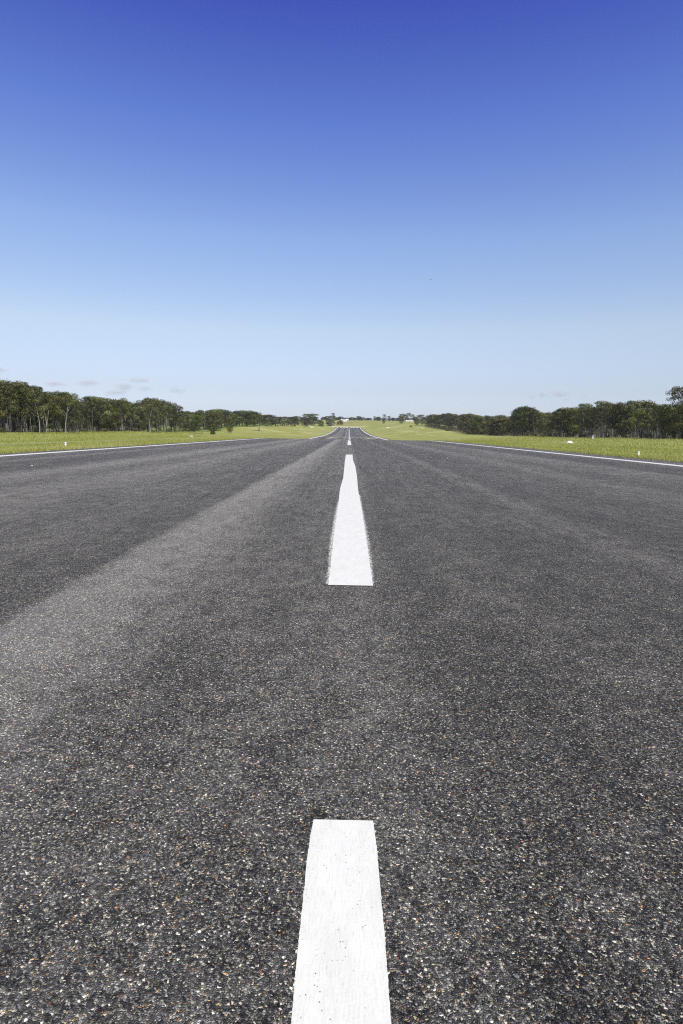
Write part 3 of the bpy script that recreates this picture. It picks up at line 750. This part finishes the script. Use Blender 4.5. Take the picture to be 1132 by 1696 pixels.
tag(wood_mass('woodland', -200, -160, 440, 760, 30000, 43, 8.5), 'dim mass of gum woodland closing the open grassy wood on the left', 'woodland', kind='stuff')
tag(wood_mass('woodland', 154, 186, 190, 640, 46000, 42, 8.0), 'dim mass of gum woodland behind the rows of trees on the right', 'woodland', kind='stuff')

# ------------------------------------------------------------------ grass blades along the verges
def grass_blades():
    r = np.random.default_rng(5); parts = []
    def patch(n, xa, xb, y0, y1, h, w):
        t = r.random(n); y = y0 * (y1 / y0) ** t; x = r.uniform(min(xa, xb), max(xa, xb), n)
        keep = (np.abs(x + 35.6) > 2.0) | (r.random(n) < .10)     # worn wheel track
        x, y = x[keep], y[keep]; n = len(x)
        z = ground(x, y) + .03; hh = r.uniform(.5, 1.2, n) * h; ww = w * r.uniform(.6, 1.4, n) * (1 + y / 150)
        a = r.uniform(0, math.pi, n); lx = r.normal(0, .35, n) * hh; ly = r.normal(0, .35, n) * hh
        v = np.stack([np.stack([x - ww * np.cos(a), y - ww * np.sin(a), z - .02], 1), np.stack([x + ww * np.cos(a), y + ww * np.sin(a), z - .02], 1), np.stack([x + lx, y + ly, z + hh], 1)], 1)
        parts.append(v.reshape(-1, 3))
    for s in (-1, 1):
        e = EDGE_L if s < 0 else EDGE_R
        patch(16000, e - s * .25, e + s * 1.0, 22, 260, .13, .03)
        patch(38000, e + s * .5, e + s * 22, 24, 260, .17, .035)
        patch(30000, e + s * 20, e + s * 84, 40, 330, .26, .05)
        patch(14000, 98 * s if s < 0 else 107, 108 * s if s < 0 else 118, 150, 420, .55, .05)
    v = np.concatenate(parts); f = np.arange(len(v)).reshape(-1, 3)
    m = MT('grass_blades', .7, .2); t = m.node('ShaderNodeAttribute', attribute_name='tone').outputs['Fac']
    c = m.ramp(t, [(0, (.25, .30, .05)), (.4, (.36, .39, .085)), (.7, (.49, .475, .155)), (1, (.62, .56, .29))])
    m.put(m.b.inputs['Base Color'], c)
    tr = m.node('ShaderNodeBsdfTranslucent'); m.put(tr.inputs[0], c); ms = m.node('ShaderNodeMixShader'); ms.inputs[0].default_value = .35
    m.link(m.b.outputs[0], ms.inputs[1]); m.link(tr.outputs[0], ms.inputs[2]); m.link(ms.outputs[0], m.n['Material Output'].inputs['Surface'])
    cx = v[::3]; pn = .5 + .22 * np.sin(cx[:, 0] * .5 + np.sin(cx[:, 1] * .07) * 2) * np.sin(cx[:, 1] * .11 + cx[:, 0] * .05) + .2 * np.sin(cx[:, 0] * .17 + 1.7 * np.sin(cx[:, 1] * .023)) * np.sin(cx[:, 1] * .041 + 2)
    return mesh_obj('grass', v, f, m.m, tone=np.clip(pn * .75 + r.random(len(f)) * .32 - .02, 0, 1))
tag(grass_blades(), 'short green and straw grass on both verges of the runway', 'grass', kind='stuff')

# ------------------------------------------------------------------ small white things on the grass
WHITE = plain('white_painted_metal', (.80, .80, .79), .45, .4, .06)
WHITE_OLD = plain('weathered_white', (.72, .71, .67), .6, .3, .15)
WHITE_DULL = plain('dull_white', (.56, .56, .52), .65, .3, .15)
GREYM = plain('grey_metal', (.32, .32, .33), .5, .5, .1)
YEL = plain('yellow_base', (.50, .38, .06), .6, .3, .2)
GLASS = plain('lamp_glass', (.75, .77, .80), .15, .6, .03)
def edge_light(px, py, label):
    x, y = on_plane(px, py, .0); z = gz(x, y) + .03
    t = empty('edge_light', (x, y, z), label, 'runway light', 'edge lights on the verges')
    mb = MB(); mb.lathe([(.17, -.05), (.17, .045), (.15, .06), (.09, .065)], 20); mb.build('base_plate', YEL, t, True)
    mb = MB(); mb.lathe([(.085, .05), (.095, .06), (.095, .24), (.08, .25)], 20); mb.build('body', WHITE, t, True)
    mb = MB(); mb.lathe([(.085, .24), (.10, .26), (.10, .33), (.085, .38), (.05, .41), (.0, .42)], 20); mb.build('lens', GLASS, t, True)
edge_light(109, 739.5, 'small white runway light on the left verge just beyond the edge line')
edge_light(1058, 755.3, 'small white runway light on the right verge just beyond the edge line')

def gable_marker(x, y, L, W, H, rz, label, group='white gable markers on the grass'):
    """low tent-shaped marker: two sloping sheets, sloping ends, feet"""
    t = empty('gable_marker', (x, y, gz(x, y) + .04), label, 'marker', group, rz)
    a = L / 2; b = W / 2; rdg = L * .30
    v = [(-a, -b, .04), (a, -b, .04), (a, b, .04), (-a, b, .04), (-rdg, -.03, H), (rdg, -.03, H), (rdg, .03, H), (-rdg, .03, H)]
    mb = MB(); mb.add(v, [(0, 1, 5, 4), (1, 2, 6, 5), (2, 3, 7, 6), (3, 0, 4, 7), (4, 5, 6, 7), (3, 2, 1, 0)]); mb.build('shell', WHITE if L < 2 and W > .9 else WHITE_DULL, t)
    mb = MB(); mb.tube([(-rdg, 0, H + .005), (rdg, 0, H + .005)], [.025, .025], 6); mb.build('ridge_cap', WHITE_OLD, t)
    for sx_ in (-1, 1):
        for sy_ in (-1, 1):
            mb = MB(); mb.box((sx_ * a * .86 - .05, sy_ * b * .8 - .05, -.15), (sx_ * a * .86 + .05, sy_ * b * .8 + .05, .05)); mb.build('foot', GREYM, t)
def mark(px, py, Y, L, W, H, rz, label):
    x = solve_x(px, Y); gable_marker(x, Y, L, W, H, rz, label)
mark(944, 734, 133, 1.45, .95, .48, .45, 'white tent-shaped gable marker on the right verge, largest and nearest of them')
mark(317, 723, 160, .95, .6, .26, .1, 'low white gable marker on the grass before the open wood on the left')
def single_y(px, base, Y):
    qs = np.linspace(Y * .6, Y * 1.5, 300); es = [abs(project(solve_x(px, q), q, gz(solve_x(px, q), q))[1] - base) for q in qs]
    near = [q for q, e in zip(qs, es) if e < .12]
    return min(near, key=lambda q: abs(q - Y)) if near else qs[int(np.argmin(es))]
for (px, base, Y0, wpx, hpx, lab) in [(516.5, 708, 800, 7, 1.9, 'long white gable marker on the left rise, before the spreading trees'), (498.8, 711.2, 700, 2.4, 1.2, 'tiny white marker on the left rise below the long one'), (487.5, 709.2, 750, 1.6, .9, 'faintest pale marker at the left on the rise'),
                                     (552, 707.2, 1190, 5.5, 1.6, 'white marker board beside the left corner of the runway end'), (643, 709, 1000, 6.5, 1.7, 'long pale gable marker on the slope right of the runway end'), (691.5, 716.2, 560, 1.8, 1.6, 'bright white dot of a marker on the grass right of the dip'), (700, 710, 900, 2.2, .9, 'pale marker on the grass below the low wood')]:
    Y = single_y(px, base, Y0); mark(px, base, Y, wpx * Y / F, wpx * Y / F * .45, hpx * .8 * Y / F, .0, lab)
def white_post(px, base, Y0, H, w, label):
    Y = single_y(px, base, Y0); x = solve_x(px, Y); t = empty('marker_post', (x, Y, gz(x, Y)), label, 'post')
    mb = MB(); mb.lathe([(w, -.2), (w, H * .86), (w * .8, H * .94), (w * .35, H)], 14); mb.build('post', WHITE, t, True)
    mb = MB(); mb.lathe([(w * 1.04, H * .70), (w * 1.04, H * .78)], 14); mb.build('band', GREYM, t)
white_post(982.3, 727.4, 255, 1.25, .20, 'white marker post standing against the trunks of the right wood')
white_post(664.8, 710.6, 900, 1.5, .2, 'thin pale post on the slope below the long white shed')
def stone(px, py, s, label):
    x, y = on_plane(px, py); r = np.random.default_rng(int(px)); n = 10; mb = MB()
    mb.lathe([(s * .7, 0), (s, s * .25), (s * .8, s * .6), (s * .3, s * .8)], n)
    v = np.array(mb.v) * (1 + r.normal(0, .08, (len(mb.v), 1))); o = mesh_obj('stone', v, mb.f, WHITE_OLD, smooth=True); o.location = (x, y, .002)
    tag(o, label, 'stone')
stone(53, 772, .045, 'small white stone lying on the asphalt near the left edge line')
stone(741, 759, .05, 'small pale stone lying on the asphalt right of the dashes')

# ------------------------------------------------------------------ far buildings
def shed(px, base, Y0, w, d, h, roof_h, label, name='shed', rz=0.0, lean_to=False):
    Y = single_y(px, base, Y0); x = solve_x(px, Y); z = gz(x, Y)
    t = empty(name, (x, Y, z), label, 'building', None, rz)
    mb = MB(); a, b = w / 2, d / 2
    mb.box((-a, -b, -1), (a, b, h)); mb.add([(-a, -b, h), (-a, b, h), (-a, 0, h + roof_h)], [(0, 2, 1)]); mb.add([(a, -b, h), (a, b, h), (a, 0, h + roof_h)], [(0, 1, 2)])
    mb.build('wall', WHITE_OLD, t)
    mb = MB(); o = .5
    for s in (-1, 1):
        y1 = s * (b + o); z1 = h - roof_h * o / b
        v = [(-a - o, 0, h + roof_h + .06), (a + o, 0, h + roof_h + .06), (a + o, y1, z1 + .06), (-a - o, y1, z1 + .06), (-a - o, 0, h + roof_h + .2), (a + o, 0, h + roof_h + .2), (a + o, y1, z1 + .2), (-a - o, y1, z1 + .2)]
        f = [(0, 1, 2, 3), (7, 6, 5, 4), (0, 4, 5, 1), (1, 5, 6, 2), (2, 6, 7, 3), (3, 7, 4, 0)]
        mb.add(v, f if s < 0 else [q[::-1] for q in f])
    mb.build('roof', WHITE, t)
    nwin = max(2, int(w / 5))
    for k in range(nwin):
        cxw = -a + w * (k + .5) / nwin
        if k == nwin // 2:
            mb = MB(); mb.box((cxw - .9, -b - .05, 0), (cxw + .9, -b + .02, h * .8)); mb.build('door', GREYM, t)
        else:
            mb = MB(); mb.box((cxw - .7, -b - .04, h * .4), (cxw + .7, -b + .02, h * .78)); mb.build('window', GREYM, t)
shed(678.5, 698.2, 1430, 17.5, 7, 1.7, 1.2, 'long low white shed on the ridge under the tall grove')
shed(569.5, 698.4, 1430, 13, 8, 2.6, 2.2, 'white-roofed farm building on the ridge behind the olive bush', 'farm_building', .25)
shed(575.5, 697.8, 1440, 5.5, 6, 3.6, 2.0, 'taller white annexe at the right end of the farm building on the ridge', 'annexe', -.2)
shed(556.8, 698.9, 1420, 3.6, 3.0, .9, .7, 'small white hut on the slope left of the farm building', 'hut')

# ------------------------------------------------------------------ a bird far up
def bird():
    x, y, z = at_depth(714.5, 463.3, 420); mb = MB()
    mb.tube([(-.02, -.32, 0), (0, -.18, .02), (0, .05, .03), (0, .25, .0), (0, .42, -.01)], [.02, .06, .075, .05, .015], 8)
    for s in (-1, 1):
        v = [(s * .04, .12, .04), (s * .04, -.10, .04), (s * .26, -.06, .11), (s * .26, .16, .12), (s * .52, -.02, .08), (s * .50, .08, .085)]
        v2 = [(a, b, c - .015) for a, b, c in v]
        f = [(0, 1, 2, 3), (3, 2, 4, 5)]; n = 6
        allf = f + [tuple(i + n for i in q[::-1]) for q in f] + [(0, 3, 9, 6), (3, 5, 11, 9), (5, 4, 10, 11), (4, 2, 8, 10), (2, 1, 7, 8)]
        mb.add(v + v2, allf if s < 0 else [q[::-1] for q in allf])
    o = mb.build('bird', plain('bird_grey', (.16, .17, .19), .8, .2, .2), None); o.location = (x, y, z); o.scale = (1.9, 1.9, 1.9); o.rotation_euler = (0, 0, .6)
    tag(o, 'tiny bird gliding high in the blue sky right of the runway', 'bird')
bird()

# ------------------------------------------------------------------ thin fair-weather clouds low over the horizon
def cloud_material():
    m = bpy.data.materials.new('thin_cloud'); m.use_nodes = True; t = m.node_tree; n = t.nodes
    n.remove(n['Principled BSDF'])
    v = n.new('ShaderNodeVolumePrincipled'); v.inputs['Color'].default_value = (.99, .965, .99, 1); v.inputs['Anisotropy'].default_value = -.4
    tc = n.new('ShaderNodeTexCoord'); ln = n.new('ShaderNodeVectorMath'); ln.operation = 'LENGTH'; t.links.new(tc.outputs['Object'], ln.inputs[0])
    nz = n.new('ShaderNodeTexNoise'); nz.inputs['Scale'].default_value = 1.9; nz.inputs['Detail'].default_value = 4; nz.inputs['Roughness'].default_value = .62
    oi = n.new('ShaderNodeObjectInfo'); ad = n.new('ShaderNodeVectorMath'); ad.operation = 'ADD'; t.links.new(tc.outputs['Object'], ad.inputs[0]); t.links.new(oi.outputs['Location'], ad.inputs[1])
    t.links.new(ad.outputs[0], nz.inputs['Vector'])
    mr = n.new('ShaderNodeMapRange'); mr.inputs[1].default_value = .15; mr.inputs[2].default_value = 1.0; mr.inputs[3].default_value = .42; mr.inputs[4].default_value = -.12; t.links.new(ln.outputs['Value'], mr.inputs[0])
    a = n.new('ShaderNodeMath'); a.operation = 'ADD'; t.links.new(mr.outputs[0], a.inputs[0]); t.links.new(nz.outputs[0], a.inputs[1])
    b = n.new('ShaderNodeMapRange'); b.inputs[1].default_value = .58; b.inputs[2].default_value = 1.15; b.inputs[3].default_value = 0; b.inputs[4].default_value = CLOUD_D; t.links.new(a.outputs[0], b.inputs[0])
    t.links.new(b.outputs[0], v.inputs['Density']); t.links.new(v.outputs[0], n['Material Output'].inputs['Volume'])
    return m
CLOUD_D = .0085
CLOUD_MAT = cloud_material()
def cloud(px, py, wpx, hpx, label, D=9500):
    x, y, z = at_depth(px, py, D); mb = MB(); n = 18
    r = np.random.default_rng(int(px * 3))
    prof = [(max(.0, math.sin(math.pi * i / 12)), -math.cos(math.pi * i / 12)) for i in range(13)]
    mb.lathe(prof, n); v = np.array(mb.v); v *= (1 + .1 * np.sin(v[:, 0:1] * 5 + px) * np.cos(v[:, 2:3] * 4))
    o = mesh_obj('cloud', v, mb.f, CLOUD_MAT); o.location = (x, y, z)
    o.scale = (wpx * D / F * .68, wpx * D / F * .4, hpx * D / F * .95); o.rotation_euler = (0, R(.9), 0)
    tag(o, label, 'cloud')
for c in [(2, 612, 30, 9, 'faint cloud cut by the left edge of the photo above the trees'), (92, 636, 46, 8, 'pale cloud hanging just over the tall left-edge wood'), (146, 634, 44, 12, 'pinkish cloud over the dark left wood, left of the two-decker one'),
          (166, 619, 14, 4, 'tiny wisp of cloud alone above the pinkish one on the left'), (205, 640, 40, 13, 'pink-topped lower deck of the two-decker cloud over the left wood'), (232, 630, 46, 9, 'upper deck of the two-decker cloud over the left wood'), (243, 644, 34, 8, 'grey cloud right under the upper deck on the left'),
          (190, 651, 44, 9, 'lowest pale cloud touching the left tree tops'), (294, 646, 36, 10, 'slanting cloud at the right end of the left cloud group'),
          (882, 657, 17, 7, 'leftmost small cloud over the right wood'), (898, 654, 22, 10, 'rounded cloud second in the row over the right wood'), (927, 653, 36, 9, 'longest cloud in the row over the right wood'), (938, 662, 18, 4, 'flat wisp under the longest cloud over the right wood'),
          (970, 657, 16, 4, 'faint wisp right of the cloud row over the right wood')]:
    cloud(*c)

# ------------------------------------------------------------------ the air
hz = MB(); hz.box((-4000, -90, -6), (4000, 3500, 75)); hm = bpy.data.materials.new('haze_air'); hm.use_nodes = True
hm.node_tree.nodes.remove(hm.node_tree.nodes['Principled BSDF'])
hv = hm.node_tree.nodes.new('ShaderNodeVolumePrincipled'); hv.inputs['Color'].default_value = (.88, .93, 1, 1); hv.inputs['Density'].default_value = .00009; hv.inputs['Anisotropy'].default_value = .2
hm.node_tree.links.new(hv.outputs[0], hm.node_tree.nodes['Material Output'].inputs['Volume'])
haze = hz.build('haze', hm); tag(haze, kind='stuff')
for o in bpy.data.objects:
    if o.get('label') and not 4 <= len(o['label'].split()) <= 16: print('LONG', o.name, o['label'])
from collections import Counter
print(Counter(o['category'] for o in bpy.data.objects if o.get('category')))
